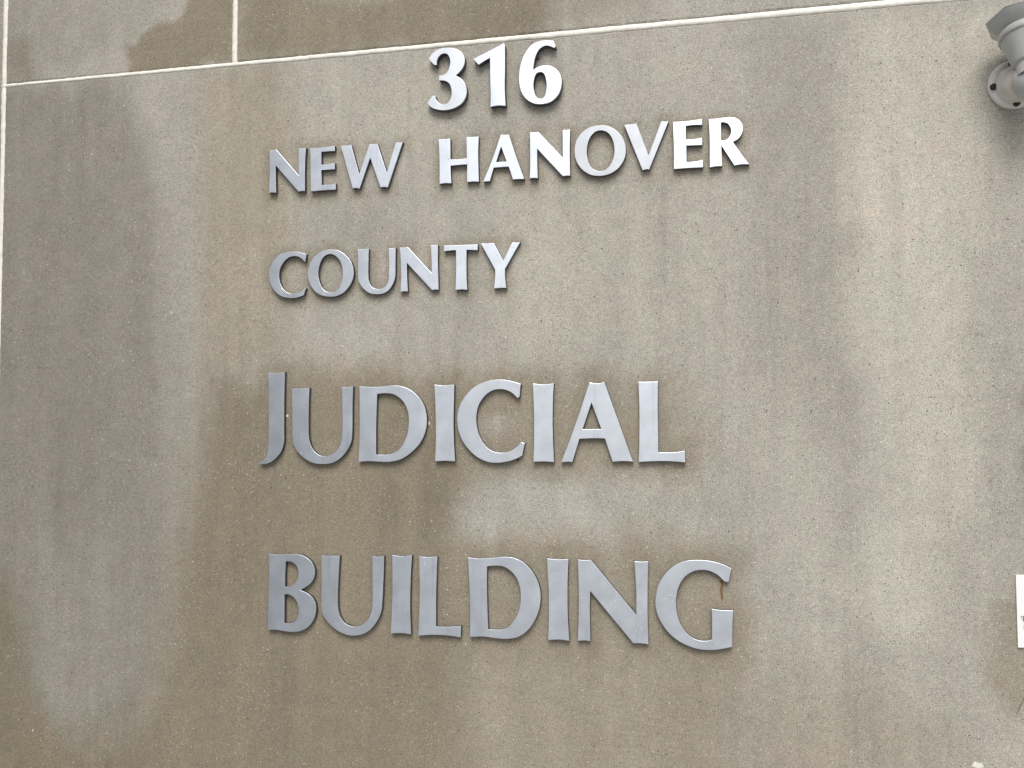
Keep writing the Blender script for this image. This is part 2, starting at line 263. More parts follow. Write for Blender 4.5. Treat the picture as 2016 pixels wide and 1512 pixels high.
def make_stone():
    m, nt, b = new_mat('cast_stone')
    L = nt.links
    att = node(nt, 'ShaderNodeAttribute', attribute_name='stone_tint')
    v = object_coords(nt)
    fine = noise(nt, v, 330, 3, 0.65)
    mid = noise(nt, v, 95, 3, 0.6)
    big = noise(nt, v, 26, 4, 0.6)
    g1 = ramp(nt, fine.outputs[0], [(0.32, 0.58), (0.5, 1.0), (0.68, 1.42)])
    g2 = ramp(nt, mid.outputs[0], [(0.3, 0.87), (0.5, 1.0), (0.7, 1.12)])
    g3 = ramp(nt, big.outputs[0], [(0.3, 0.955), (0.5, 1.0), (0.7, 1.045)])
    c = mix_rgb(nt, 1.0, att.outputs['Color'], g1, 'MULTIPLY')
    c = mix_rgb(nt, 1.0, c, g2, 'MULTIPLY')
    c = mix_rgb(nt, 1.0, c, g3, 'MULTIPLY')
    # faint warm / cool aggregate tint
    hue = noise(nt, v, 30, 3, 0.5)
    tint = ramp(nt, hue.outputs[0], [(0.35, (0.982, 1.006, 0.995)), (0.5, (1, 1, 1)), (0.65, (1.015, 0.993, 0.998))])
    c = mix_rgb(nt, 1.0, c, tint, 'MULTIPLY')
    # exposed light chips and dark pits, thicker in some patches than in others
    patch = noise(nt, v, 5, 2, 0.5)
    wob = noise(nt, v, 420, 2, 0.6)
    wsc = node(nt, 'ShaderNodeVectorMath', operation='SCALE')
    L.new(wob.outputs['Color'], wsc.inputs[0])
    wsc.inputs['Scale'].default_value = 0.0065
    rag = node(nt, 'ShaderNodeVectorMath', operation='ADD')
    L.new(v, rag.inputs[0])
    L.new(wsc.outputs[0], rag.inputs[1])
    bare = node(nt, 'ShaderNodeRGBToBW')                   # chips show where the face is washed clean, less under the brown stain
    L.new(att.outputs['Color'], bare.inputs[0])
    for scale, size, pick, col, amt in ((210, 0.34, 0.90, (0.62, 0.59, 0.51), 0.5), (120, 0.21, 0.93, (0.78, 0.75, 0.67), 0.6),
                                   (190, 0.30, 0.88, (0.075, 0.065, 0.055), 0.65), (95, 0.17, 0.93, (0.04, 0.035, 0.03), 0.9)):
        vo = node(nt, 'ShaderNodeTexVoronoi')
        vo.inputs['Scale'].default_value = scale
        L.new(rag.outputs[0], vo.inputs['Vector'])
        near = math_n(nt, 'LESS_THAN', vo.outputs['Distance'], size)
        sep = node(nt, 'ShaderNodeSeparateColor')
        L.new(vo.outputs['Color'], sep.inputs[0])
        thr = math_n(nt, 'ADD', math_n(nt, 'MULTIPLY', patch.outputs[0], -0.28), math_n(nt, 'ADD', math_n(nt, 'MULTIPLY', bare.outputs[0], -0.20), pick + 0.14 + 0.092))
        sel = math_n(nt, 'GREATER_THAN', sep.outputs[0], thr)
        f = math_n(nt, 'MULTIPLY', math_n(nt, 'MULTIPLY', near, sel), amt)
        c = mix_rgb(nt, f, c, col)
    L.new(c, b.inputs['Base Color'])
    b.inputs['Roughness'].default_value = 0.72
    b.inputs['Specular IOR Level'].default_value = 0.35
    h = math_n(nt, 'ADD', fine.outputs[0], mid.outputs[0])
    bp = node(nt, 'ShaderNodeBump')
    bp.inputs['Strength'].default_value = 0.22
    bp.inputs['Distance'].default_value = 0.0015
    L.new(h, bp.inputs['Height'])
    L.new(bp.outputs[0], b.inputs['Normal'])
    return m

def make_metal(name, base, rough, seed):
    m, nt, b = new_mat(name)
    L = nt.links
    v = object_coords(nt, (1, 1, 1))
    vs = object_coords(nt, (55, 20, 2.5))
    inf = node(nt, 'ShaderNodeObjectInfo')
    shift = node(nt, 'ShaderNodeVectorMath', operation='ADD')
    L.new(vs, shift.inputs[0])
    L.new(math_n(nt, 'MULTIPLY', inf.outputs['Random'], 100.0), shift.inputs[1])
    streak = noise(nt, shift.outputs[0], 1.0, 3, 0.55)
    blot = noise(nt, v, 18, 3, 0.6)
    c1 = ramp(nt, streak.outputs[0], [(0.32, 0.93), (0.38, 0.995), (0.6, 1.0), (0.72, 1.02)])
    c2 = ramp(nt, blot.outputs[0], [(0.3, 0.90), (0.7, 1.05)])
    c = mix_rgb(nt, 1.0, base, c1, 'MULTIPLY')
    c = mix_rgb(nt, 1.0, c, c2, 'MULTIPLY')
    c = mix_rgb(nt, 1.0, c, inf.outputs['Color'], 'MULTIPLY')      # each casting has weathered a little differently
    L.new(c, b.inputs['Base Color'])
    b.inputs['Metallic'].default_value = 1.0
    rr = math_n(nt, 'ADD', math_n(nt, 'MULTIPLY', blot.outputs[0], 0.10), rough - 0.05)
    L.new(rr, b.inputs['Roughness'])
    bp = node(nt, 'ShaderNodeBump')
    bp.inputs['Strength'].default_value = 0.5
    bp.inputs['Distance'].default_value = 0.0012
    L.new(math_n(nt, 'MULTIPLY', streak.outputs[0], 0.02), bp.inputs['Height'])
    L.new(bp.outputs[0], b.inputs['Normal'])
    return m

def make_plain(name, col, rough, metallic=0.0, var=0.08, scale=40, bump=0.1, spec=0.5):
    m, nt, b = new_mat(name)
    v = object_coords(nt)
    n = noise(nt, v, scale, 4, 0.6)
    g = ramp(nt, n.outputs[0], [(0.3, 1 - var), (0.7, 1 + var)])
    c = mix_rgb(nt, 1.0, col, g, 'MULTIPLY')
    nt.links.new(c, b.inputs['Base Color'])
    b.inputs['Roughness'].default_value = rough
    b.inputs['Metallic'].default_value = metallic
    b.inputs['Specular IOR Level'].default_value = spec
    bp = node(nt, 'ShaderNodeBump')
    bp.inputs['Strength'].default_value = bump
    bp.inputs['Distance'].default_value = 0.001
    nt.links.new(n.outputs[0], bp.inputs['Height'])
    nt.links.new(bp.outputs[0], b.inputs['Normal'])
    return m

M_STONE = make_stone()
M_METAL = make_metal('brushed_aluminium', (0.80, 0.862, 0.96), 0.39, 0)
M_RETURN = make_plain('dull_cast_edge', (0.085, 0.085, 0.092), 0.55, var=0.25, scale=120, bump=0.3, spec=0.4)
M_MORTAR = make_plain('pale_mortar', (0.85, 0.83, 0.76), 0.85, var=0.13, scale=45, bump=0.6)
M_CORE = make_plain('dark_joint', (0.06, 0.055, 0.05), 0.9)
M_LAMP = make_plain('grey_enamel', (0.47, 0.485, 0.485), 0.35, var=0.07, scale=25)
M_COVER = make_plain('weathered_white_enamel', (0.74, 0.73, 0.69), 0.35, var=0.12, scale=30)
M_BOLT = make_plain('rusted_bolt', (0.035, 0.022, 0.015), 0.7, var=0.3, scale=200)
M_SIGN = make_plain('white_acrylic', (0.86, 0.86, 0.86), 0.30, var=0.01, scale=10, bump=0.0)
M_INK = make_plain('dark_blue_ink', (0.02, 0.022, 0.045), 0.5, var=0.02)
M_RUST = make_plain('rust_stain', (0.19, 0.115, 0.045), 0.8, var=0.3, scale=150)
M_WHITE = make_plain('white_paint_fleck', (0.72, 0.70, 0.64), 0.8, var=0.25, scale=300, bump=0.6)
M_DARK = make_plain('dark_scuff', (0.13, 0.12, 0.105), 0.8, var=0.3, scale=200)

# ------------------------------------------------------------------ outlines
def parse(s):
    pts = []
    for t in s.split():
        sm = t.endswith('~')
        x, z = t.rstrip('~').split(',')
        pts.append((int(x) * 1e-4, int(z) * 1e-4, sm))
    return pts

def catmull(p0, p1, p2, p3, n):
    out = []
    for k in range(n):
        t = k / n
        q = []
        for a, b, c, d in zip(p0, p1, p2, p3):
            q.append(0.5 * ((2*b) + (-a + c)*t + (2*a - 5*b + 4*c - d)*t*t + (-a + 3*b - 3*c + d)*t**3))
        out.append(tuple(q))
    return out

def smooth_outline(pts, n=5):
    """Closed outline: marked points are curve points, the others are corners."""
    N = len(pts)
    P = [(p[0], p[1]) for p in pts]
    sm = [p[2] for p in pts]
    out = []
    for i in range(N):
        j = (i + 1) % N
        if not sm[i] and not sm[j]:
            out.append(P[i])
            continue
        a = P[i-1] if sm[i] else P[i]
        d = P[(j+1) % N] if sm[j] else P[j]
        if not sm[i]: a = (2*P[i][0] - P[j][0], 2*P[i][1] - P[j][1])
        if not sm[j]: d = (2*P[j][0] - P[i][0], 2*P[j][1] - P[i][1])
        out += catmull(a, P[i], P[j], d, n)
    return out

LETTER_CONTOURS = []
for ch, th, s in LETTERS:
    LETTER_CONTOURS.append([smooth_outline(parse(c)) for c in s.split('|')])

def plate(name, contours, thick, mat, bevel=0.0007, gap=0.0003, origin=None):
    """A flat plate cut along the outlines: front face at y = -thick, back face just off the wall."""
    xs = [p[0] for p in contours[0]]
    zs = [p[1] for p in contours[0]]
    ox, oz = origin if origin else ((min(xs) + max(xs)) / 2, (min(zs) + max(zs)) / 2)
    cu = bpy.data.curves.new(name, 'CURVE')
    cu.dimensions = '2D'
    cu.fill_mode = 'BOTH'
    for c in contours:
        sp = cu.splines.new('POLY')
        sp.points.add(len(c) - 1)
        for k, (x, z) in enumerate(c):
            sp.points[k].co = (x - ox, z - oz, 0, 1)
        sp.use_cyclic_u = True
    cu.extrude = (thick - gap) / 2 - bevel
    cu.bevel_depth = bevel
    cu.bevel_resolution = 1
    cu.offset = -bevel
    tmp = bpy.data.objects.new(name, cu)
    COL.objects.link(tmp)
    dg = bpy.context.evaluated_depsgraph_get()
    me = bpy.data.meshes.new_from_object(tmp.evaluated_get(dg))
    bpy.data.objects.remove(tmp)
    bpy.data.curves.remove(cu)
    me.materials.clear()
    # curve lies in local XY with +Z towards the viewer: stand it up against the wall
    me.transform(Matrix.Rotation(math.radians(90), 4, 'X'))
    me.name = name
    o = link_mesh(name, me, mat, None, False)
    o.location = (ox, -(thick + gap) / 2, oz)
    return o

# ------------------------------------------------------------------ ground
bm = bmesh.new()
g = 600
vs = [bm.verts.new(p) for p in ((-g, -g, 0), (g, -g, 0), (g, g, 0), (-g, g, 0))]
bm.faces.new(vs)
M_GROUND = make_plain('concrete_pavement', (0.31, 0.315, 0.315), 0.85, var=0.15, scale=3, bump=0.2)
tag(bm_obj('ground', bm, M_GROUND), kind='structure')

# ------------------------------------------------------------------ stained cast-stone wall
rng = np.random.default_rng(7)
LAT = [rng.random((97, 97)) for _ in range(12)]

def vnoise(x, z, scale, k=0):
    """smooth value noise on numpy arrays, 0..1"""
    lat = LAT[k % 12]
    u, v = x * scale + 31.7 * (k + 1), z * scale + 17.3 * (k + 1)
    iu, iv = np.floor(u).astype(int), np.floor(v).astype(int)
    fu, fv = u - iu, v - iv
    fu, fv = fu*fu*(3 - 2*fu), fv*fv*(3 - 2*fv)
    a, b = lat[iu % 97, iv % 97], lat[(iu+1) % 97, iv % 97]
    c, d = lat[iu % 97, (iv+1) % 97], lat[(iu+1) % 97, (iv+1) % 97]
    return (a*(1-fu) + b*fu)*(1-fv) + (c*(1-fu) + d*fu)*fv

def fbm(x, z, scale, k=0, octaves=4):
    s, amp, tot = 0, 1.0, 0
    for o in range(octaves):
        s = s + amp * vnoise(x, z, scale * 2**o, k + o)
        tot += amp
        amp *= 0.55
    return s / tot

def signed_distance(x, z, poly):
    """negative inside"""
    d = np.full(x.shape, 1e9)
    inside = np.zeros(x.shape, bool)
    n = len(poly)
    for i in range(n):
        x0, z0 = poly[i]
        x1, z1 = poly[(i+1) % n]
        ex, ez = x1 - x0, z1 - z0
        t = np.clip(((x-x0)*ex + (z-z0)*ez) / (ex*ex + ez*ez + 1e-12), 0, 1)
        d = np.minimum(d, np.hypot(x - x0 - t*ex, z - z0 - t*ez))
        if z0 != z1:
            cond = ((z0 > z) != (z1 > z)) & (x < (x1-x0)*(z-z0)/(z1-z0) + x0)
            inside ^= cond
    return np.where(inside, -d, d)

COLS = {'brown': (0.212, 0.182, 0.130), 'brown2': (0.258, 0.227, 0.174), 'tan': (0.305, 0.268, 0.208), 'pale': (0.500, 0.472, 0.410),
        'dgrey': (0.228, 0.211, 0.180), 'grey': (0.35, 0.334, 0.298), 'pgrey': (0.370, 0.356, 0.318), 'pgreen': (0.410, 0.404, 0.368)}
BASE = (0.372, 0.352, 0.312)

def halo_field(x, z):
    """how close a point is to the metal letters (stain that has run and crept round them)"""
    nx, nz = 170, 140
    gx = np.linspace(-1.4, 0.2, nx)
    gz = np.linspace(0.95, 2.75, nz)
    GX, GZ = np.meshgrid(gx, gz, indexing='ij')
    best = np.zeros(GX.shape)
    for (ch, th, s), cs in zip(LETTERS, LETTER_CONTOURS):
        p = np.array([q for c in cs for q in c])[::2]
        zc = p[:, 1].mean()
        if zc > 2.42: reach, amp = 0.012, 0.25
        elif zc > 1.85: reach, amp = 0.024, 0.62
        elif zc > 1.45: reach, amp = 0.044, 0.62
        else: reach, amp = 0.050, 0.62
        d = np.full(GX.shape, 1e9)
        for px, pz in p:
            dz = GZ - pz
            d = np.minimum(d, np.hypot(GX - px, np.where(dz < 0, dz * 0.8, dz)))
        best = np.maximum(best, amp * np.clip(1.25 - d / reach, 0, 1) ** 1.3)
    # bilinear look-up
    u = np.clip((x - gx[0]) / (gx[1]-gx[0]), 0, nx - 1.001)
    v = np.clip((z - gz[0]) / (gz[1]-gz[0]), 0, nz - 1.001)
    iu, iv = u.astype(int), v.astype(int)
    fu, fv = u - iu, v - iv
    r = (best[iu, iv]*(1-fu) + best[iu+1, iv]*fu)*(1-fv) + (best[iu, iv+1]*(1-fu) + best[iu+1, iv+1]*fu)*fv
    out = (x < gx[0]) | (x > gx[-1]) | (z < gz[0]) | (z > gz[-1])
    return np.where(out, 0, r)

def tint(x, z):
    c = np.empty(x.shape + (3,))
    c[:] = BASE
    wx = x + 0.050 * (fbm(x, z * 0.35, 6, 0) - 0.5) + 0.022 * (fbm(x, z, 45, 3, 3) - 0.5)
    wz = z + 0.110 * (fbm(x * 1.6, z, 7, 5) - 0.5) + 0.022 * (fbm(x, z, 45, 7, 3) - 0.5)
    for col, s, soft, pts in STAINS_AND_SHADE:
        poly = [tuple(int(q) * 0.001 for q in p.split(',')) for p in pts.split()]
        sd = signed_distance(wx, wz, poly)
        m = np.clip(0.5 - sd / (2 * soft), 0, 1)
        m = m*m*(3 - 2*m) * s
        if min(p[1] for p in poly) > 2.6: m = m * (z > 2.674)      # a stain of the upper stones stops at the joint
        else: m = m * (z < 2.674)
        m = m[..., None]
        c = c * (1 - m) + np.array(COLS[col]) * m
    h = halo_field(wx * 0.4 + x * 0.6, wz * 0.4 + z * 0.6)
    h = np.clip(h * (0.75 + 0.5 * fbm(x, z, 20, 2)), 0, 1)[..., None]
    c = c * (1 - h) + np.array((0.252, 0.220, 0.167)) * h
    # streaks left by running water, and cloudy unevenness of the cast face
    streak = fbm(x * 9, z * 1.1, 1.5, 4, 4)
    fine_streak = fbm(x * 44 + 0.8 * fbm(x, z, 9, 1, 2), z * 1.6, 1.3, 10, 3)
    cloud = fbm(x, z, 5, 8, 5)
    blot = fbm(x, z, 34, 6, 3)
    lum = 1 + 0.22 * (streak - 0.5) + 0.13 * (fine_streak - 0.5) * np.clip(fbm(x, z, 3, 11, 2) * 3 - 0.8, 0.2, 1.6) + 0.13 * (cloud - 0.5) + 0.16 * (blot - 0.5)
    c *= lum[..., None]
    warm = (fbm(x, z, 16, 9, 3) - 0.5) * 0.05
    c[..., 0] *= 1 + warm
    c[..., 1] *= 1 - 0.35 * warm
    c *= np.array((1.008, 1.015, 1.005))
    return c

def lines(a, b, fine0, fine1, fine=0.0042, coarse=0.08):
    """grid lines from a to b, fine between fine0 and fine1"""
    pts = [a, b]
    f0, f1 = max(a, fine0), min(b, fine1)
    if f1 > f0:
        pts += list(np.linspace(f0, f1, max(2, int((f1-f0)/fine) + 1)))
        if f0 > a: pts += list(np.linspace(a, f0, max(2, int((f0-a)/coarse) + 1)))
        if f1 < b: pts += list(np.linspace(f1, b, max(2, int((b-f1)/coarse) + 1)))
    else:
        pts += list(np.linspace(a, b, max(2, int((b-a)/coarse) + 1)))
    return np.unique(np.round(pts, 6))

def panel(x0, x1, z0, z1, parent, slope_bottom=0.0, depth=0.05, label=None):
    xs = lines(x0, x1, -2.30, 0.78)
    zs = lines(z0, z1, 0.60, 3.05)
    X, Z = np.meshgrid(xs, zs, indexing='ij')
    nx, nz = X.shape
    if slope_bottom:
        w = np.clip((z1 - Z) / (z1 - z0), 0, 1) ** 8
        Z = Z + w * slope_bottom * np.clip((X + 2.1) / 2.4, 0, 1.3)
    Y = np.zeros(X.shape)
    edge = np.zeros(X.shape)
    edge[0, :] = edge[-1, :] = edge[:, 0] = edge[:, -1] = 1
    # worn arris: the edge row sits a little back, unevenly, with small chips
    Y = Y + edge * (0.0008 + 0.0022 * np.clip(fbm(X, Z, 60, 1, 3) - 0.45, 0, 1) * 3)
    co = np.stack([X, Y, Z], -1).reshape(-1, 3)
    tintv = tint(X, Z).reshape(-1, 3)
    idx = np.arange(nx * nz).reshape(nx, nz)
    quads = np.stack([idx[:-1, :-1], idx[1:, :-1], idx[1:, 1:], idx[:-1, 1:]], -1).reshape(-1, 4)
    # returns into the joint
    ring = np.concatenate([idx[:, 0], idx[-1, 1:], idx[-2::-1, -1], idx[0, -2:0:-1]])
    back = np.arange(len(ring)) + nx * nz
    bco = co[ring].copy()
    bco[:, 1] = depth
    nxt = np.roll(np.arange(len(ring)), -1)
    sides = np.stack([ring, back, back[nxt], ring[nxt]], -1)
    co = np.concatenate([co, bco])
    tintv = np.concatenate([tintv, tintv[ring]])
    quads = np.concatenate([quads, sides])
    me = bpy.data.meshes.new('stone_panel')
    me.vertices.add(len(co))
    me.vertices.foreach_set('co', co.ravel())
    me.loops.add(quads.size)
    me.loops.foreach_set('vertex_index', quads.ravel().astype(np.int32))
    me.polygons.add(len(quads))
    me.polygons.foreach_set('loop_start', np.arange(0, quads.size, 4, dtype=np.int32))
    me.update(calc_edges=True)
    at = me.color_attributes.new('stone_tint', 'FLOAT_COLOR', 'POINT')
    at.data.foreach_set('color', np.concatenate([np.clip(tintv, 0, 1), np.ones((len(tintv), 1))], 1).ravel())
    o = link_mesh('stone_panel', me, M_STONE, parent, False)
    if label: o['label'] = label
    return o

wall = empty('building_wall', (0, 0, 0))
tag(wall, 'weathered buff cast-stone wall with pale mortar joints and brown stains', 'wall')
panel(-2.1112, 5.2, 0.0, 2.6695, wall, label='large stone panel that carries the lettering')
panel(-2.1112, -1.3838, 2.6795, 4.6, wall, label='narrow upper panel with a slanting brown stain')
panel(-1.3700, 5.2, 2.6795, 4.6, wall, slope_bottom=0.009, label='upper panel stained brown along its lower edge')
panel(-5.0, -2.1245, 0.0, 4.6, wall)
bm = bmesh.new()
box(bm, -5.0, 5.2, 0.0515, 0.35, 0.0, 4.6)
bm_obj('wall_core', bm, M_CORE, wall)

def mortar(along, a, b, lo, hi, parent, y_front=0.0011, seed=1):
    """strip of pointing between two stones. along: 'x' or 'z'; lo/hi: functions of the running coordinate"""
    rnd = random.Random(seed)
    ts = list(np.arange(a, b, 0.006)) + [b]
    bm = bmesh.new()
    rows = []
    j0 = j1 = 0.0
    for t in ts:
        j0 = j0 * 0.7 + rnd.uniform(-1, 1) * 0.0006
        j1 = j1 * 0.6 + rnd.uniform(-1, 1) * 0.0004
        if rnd.random() < 0.02: j0 -= rnd.uniform(0.0004, 0.0016)
        c0, c1 = lo(t) + j0, hi(t) + j1
        yy = [0.0030, y_front - 0.0017, y_front - 0.0022 + rnd.uniform(-.0002, .0002), y_front - 0.0017, 0.0030]
        cs = [c0, c0 + 0.0005, (c0 + c1) / 2, c1 - 0.0006, c1]
        rows.append([bm.verts.new((t, y, c) if along == 'x' else (c, y, t)) for y, c in zip(yy, cs)])
    for r, s in zip(rows, rows[1:]):
        for k in range(4):
            q = (r[k], s[k], s[k+1], r[k+1])
            bm.faces.new(q if along == 'x' else q[::-1])
    return bm_obj('mortar_joint', bm, M_MORTAR, parent, True)

rise = lambda x: 0.009 * min(1.3, max(0, (x + 2.1) / 2.4))
mortar('x', -2.1250, 3.2, lambda x: 2.6688, lambda x: 2.6775 + rise(x), wall, seed=3)
mortar('z', 0.0, 4.6, lambda z: -2.1252, lambda z: -2.1105, wall, y_front=0.0014, seed=5)
mortar('z', 2.6795, 4.6, lambda z: -1.3845, lambda z: -1.3696, wall, y_front=0.0014, seed=6)

# ------------------------------------------------------------------ unseen side wing, added to darken the letter reflections and the wall's left
wing = empty('added_wing', (-3.3, 0, 0))
tag(wing, 'dark slate-blue wing added out of view on the left to shade letters and wall', 'added building')
bm = bmesh.new()
box(bm, -6.0, 0.0, -7.0, -0.004, 0.0, 7.0)
bm_obj('wall', bm, make_plain('slate_cladding', (0.23, 0.25, 0.29), 0.6, var=0.12, scale=6), wing)
M_GLASS = make_plain('dark_glass', (0.03, 0.035, 0.04), 0.08, var=0.1, spec=0.6)
M_FRAME = make_plain('window_frame', (0.30, 0.31, 0.32), 0.4)
for zz in (0.9, 4.6):
    for yy in (-2.2, -5.0):
        bm = bmesh.new()
        for (a0, a1, b0, b1) in ((-.9, .9, 0, .08), (-.9, .9, 1.92, 2.0), (-.9, -.82, .08, 1.92), (.82, .9, .08, 1.92)):
            box(bm, 0.0, 0.06, yy + a0, yy + a1, zz + b0, zz + b1)
        fr = bm_obj('window', bm, M_FRAME, wing)
        bm = bmesh.new()
        box(bm, 0.002, 0.02, yy - .82, yy + .82, zz + .08, zz + 1.92)
        bm_obj('pane', bm, M_GLASS, fr)

# ------------------------------------------------------------------ the metal letters
NUM = 'raised silver house numbers above the lettering'
LET = 'raised silver metal letters on the stone wall'
LABELS = [
    ('numeral', 'silver metal numeral 3 just below the white mortar joint', 'numeral', NUM),
    ('numeral', 'silver metal numeral 1 between the 3 and the 6', 'numeral', NUM),
    ('numeral', 'silver metal numeral 6, the rightmost house number', 'numeral', NUM),
    ('letter', 'small silver letter N that begins the word NEW', 'letter', LET),
    ('letter', 'small silver letter E in the middle of the word NEW', 'letter', LET),
    ('letter', 'small silver letter W that ends the word NEW', 'letter', LET),
    ('letter', 'silver letter H that begins the word HANOVER', 'letter', LET),
    ('letter', 'silver letter A between H and N in the word HANOVER', 'letter', LET),
    ('letter', 'bright silver letter N between A and O in the word HANOVER', 'letter', LET),
    ('letter', 'bright silver letter O in the middle of the word HANOVER', 'letter', LET),
    ('letter', 'bright silver letter V, the only V on the wall', 'letter', LET),
    ('letter', 'nearly white silver letter E between V and R in HANOVER', 'letter', LET),
    ('letter', 'nearly white silver letter R that ends the word HANOVER', 'letter', LET),
    ('letter', 'small silver letter C that begins the word COUNTY', 'letter', LET),
    ('letter', 'small silver letter O between C and U in the word COUNTY', 'letter', LET),
    ('letter', 'small silver letter U between O and N in the word COUNTY', 'letter', LET),
    ('letter', 'small silver letter N beside the T in the word COUNTY', 'letter', LET),
    ('letter', 'small silver letter T, the only T in the large lettering', 'letter', LET),
    ('letter', 'small silver letter Y that ends the word COUNTY', 'letter', LET),
    ('letter', 'tall grey letter J that begins the word JUDICIAL', 'letter', LET),
    ('letter', 'large grey letter U beside the J of JUDICIAL', 'letter', LET),
    ('letter', 'large grey letter D between U and I in the word JUDICIAL', 'letter', LET),
    ('letter', 'large grey letter I between the D and the C of JUDICIAL', 'letter', LET),
    ('letter', 'large silver letter C in the middle of the word JUDICIAL', 'letter', LET),
    ('letter', 'large silver letter I between the C and the A of JUDICIAL', 'letter', LET),
    ('letter', 'large silver letter A beside the last L of JUDICIAL', 'letter', LET),
    ('letter', 'large silver letter L that ends the word JUDICIAL', 'letter', LET),
    ('letter', 'dull grey letter B that begins the word BUILDING', 'letter', LET),
    ('letter', 'dull grey letter U beside the B of BUILDING', 'letter', LET),
    ('letter', 'large grey letter I between the U and the L of BUILDING', 'letter', LET),
    ('letter', 'large grey letter L beside the D in the bottom word BUILDING', 'letter', LET),
    ('letter', 'large grey letter D between L and I in the word BUILDING', 'letter', LET),
    ('letter', 'large grey letter I between the D and the N of BUILDING', 'letter', LET),
    ('letter', 'large grey letter N beside the final G of BUILDING', 'letter', LET),
    ('letter', 'large grey letter G with a rust drip inside its opening', 'letter', LET),
]
g_ = lambda v: (v, v, v)
w_ = lambda v: (v, v * 0.985, v * 0.955)
TARNISH = [w_(.84), g_(.86), w_(.86), g_(.92), g_(.92), g_(.95), g_(.95), g_(.93), g_(.90), w_(.66), w_(.68), g_(.90), g_(.94),
           g_(.95), g_(.95), g_(.97), g_(.97), g_(1), g_(1), g_(.95), g_(.96), g_(1.0), g_(1), g_(.98), g_(.97), g_(.94), g_(.94),
           g_(1), g_(1), g_(1), g_(1), g_(.96), g_(.97), g_(.94), g_(.94)]
tarn_done = []
DROPS = [0, 0, 0, 8, 9, 9, 3, 1, 1, 0, 0, 0, 0, 1, 2, 8, 10, 4, 4, 5, 9, 9, 9, 9, 5, 6, 7, 1, 1, 1, 4, 7, 10, 16, 14]
bm = bmesh.new()
lathe(bm, [(1.0, 0.0), (0.97, 0.22), (0.80, 0.50), (0.45, 0.68), (0.0, 0.74)], axis=(0, -1, 0), seg=10)
DROP_ME = bpy.data.meshes.new('water_drop')
bmesh.ops.recalc_face_normals(bm, faces=bm.faces)
bm.to_mesh(DROP_ME)
bm.free()
DROP_ME.polygons.foreach_set('use_smooth', [True] * len(DROP_ME.polygons))
M_DROP, _nt, _b = new_mat('rain_water')
_b.inputs['Base Color'].default_value = (0.80, 0.84, 0.90, 1)
_b.inputs['Roughness'].default_value = 0.04
_b.inputs['IOR'].default_value = 1.33
_b.inputs['Transmission Weight'].default_value = 0.35
_b.inputs['Specular IOR Level'].default_value = 1.0
DROP_ME.materials.append(M_DROP)
def inside(px, pz, cs):
    odd = False
    for c in cs:
        for a, b in zip(c, c[1:] + c[:1]):
            if (a[1] > pz) != (b[1] > pz) and px < (b[0]-a[0])*(pz-a[1])/(b[1]-a[1]) + a[0]: odd = not odd
    return odd
drop_rnd = random.Random(12)
def add_drops(o, cs, thick, n):
    xs = [p[0] for p in cs[0]]; zs = [p[1] for p in cs[0]]
    tries = 0
    while n and tries < 900:
        tries += 1
        px = drop_rnd.uniform(min(xs), max(xs))
        pz = min(zs) + (max(zs) - min(zs)) * drop_rnd.random() ** 0.8
        r = drop_rnd.uniform(0.0007, 0.0017)
        if not all(inside(px + u*r*1.7, pz + v*r*1.7, cs) for u, v in ((1, 0), (-1, 0), (0, 1), (0, -1))): continue
        d = bpy.data.objects.new('water_drop', DROP_ME)
        COL.objects.link(d)
        d.parent = o
        d.location = (px - o.location.x, -(thick + 0.0001) - o.location.y, pz - o.location.z)
        d.scale = (r, r, r * drop_rnd.uniform(1.0, 1.4))
        n -= 1
for (ch, th, s), cs, (nm, lab, cat, grp) in zip(LETTERS, LETTER_CONTOURS, LABELS):
    o = plate(nm, cs, th, M_METAL)
    me = o.data
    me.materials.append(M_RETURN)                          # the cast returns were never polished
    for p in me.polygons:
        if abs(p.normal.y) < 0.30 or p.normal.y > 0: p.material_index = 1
    o.color = (*TARNISH[len(tarn_done)], 1)
    add_drops(o, cs, th, DROPS[len(tarn_done)])
    tarn_done.append(o)
    tag(o, lab, cat, grp)

# ------------------------------------------------------------------ floodlight
lamp = empty('wall_floodlight', LAMP_AT)
tag(lamp, 'grey painted wall floodlight on a round cover above the white sign', 'floodlight')
LX, LY, LZ = LAMP_AT
bm = bmesh.new()
lathe(bm, [(0.0575, 0.0), (0.0585, 0.004), (0.0575, 0.009), (0.054, 0.0125), (0.046, 0.0145), (0.030, 0.0165), (0.0, 0.017)], axis=(0, -1, 0), seg=64)
cov = bm_obj('mounting_cover', bm, M_COVER, lamp, True)
for ang in (186, 97, 272, 4):
    a = math.radians(ang)
    bm = bmesh.new()
    lathe(bm, [(0.0078, 0.0), (0.0080, 0.006), (0.0066, 0.0095), (0.0025, 0.0105), (0.0, 0.0088)], origin=(0.0475*math.cos(a), -0.0125, 0.0475*math.sin(a)), axis=(0.1, -1, -0.1), seg=10)
    bm_obj('screw', bm, M_BOLT, cov, False)
HB = Vector(HOLDER_BASE) - Vector(LAMP_AT)
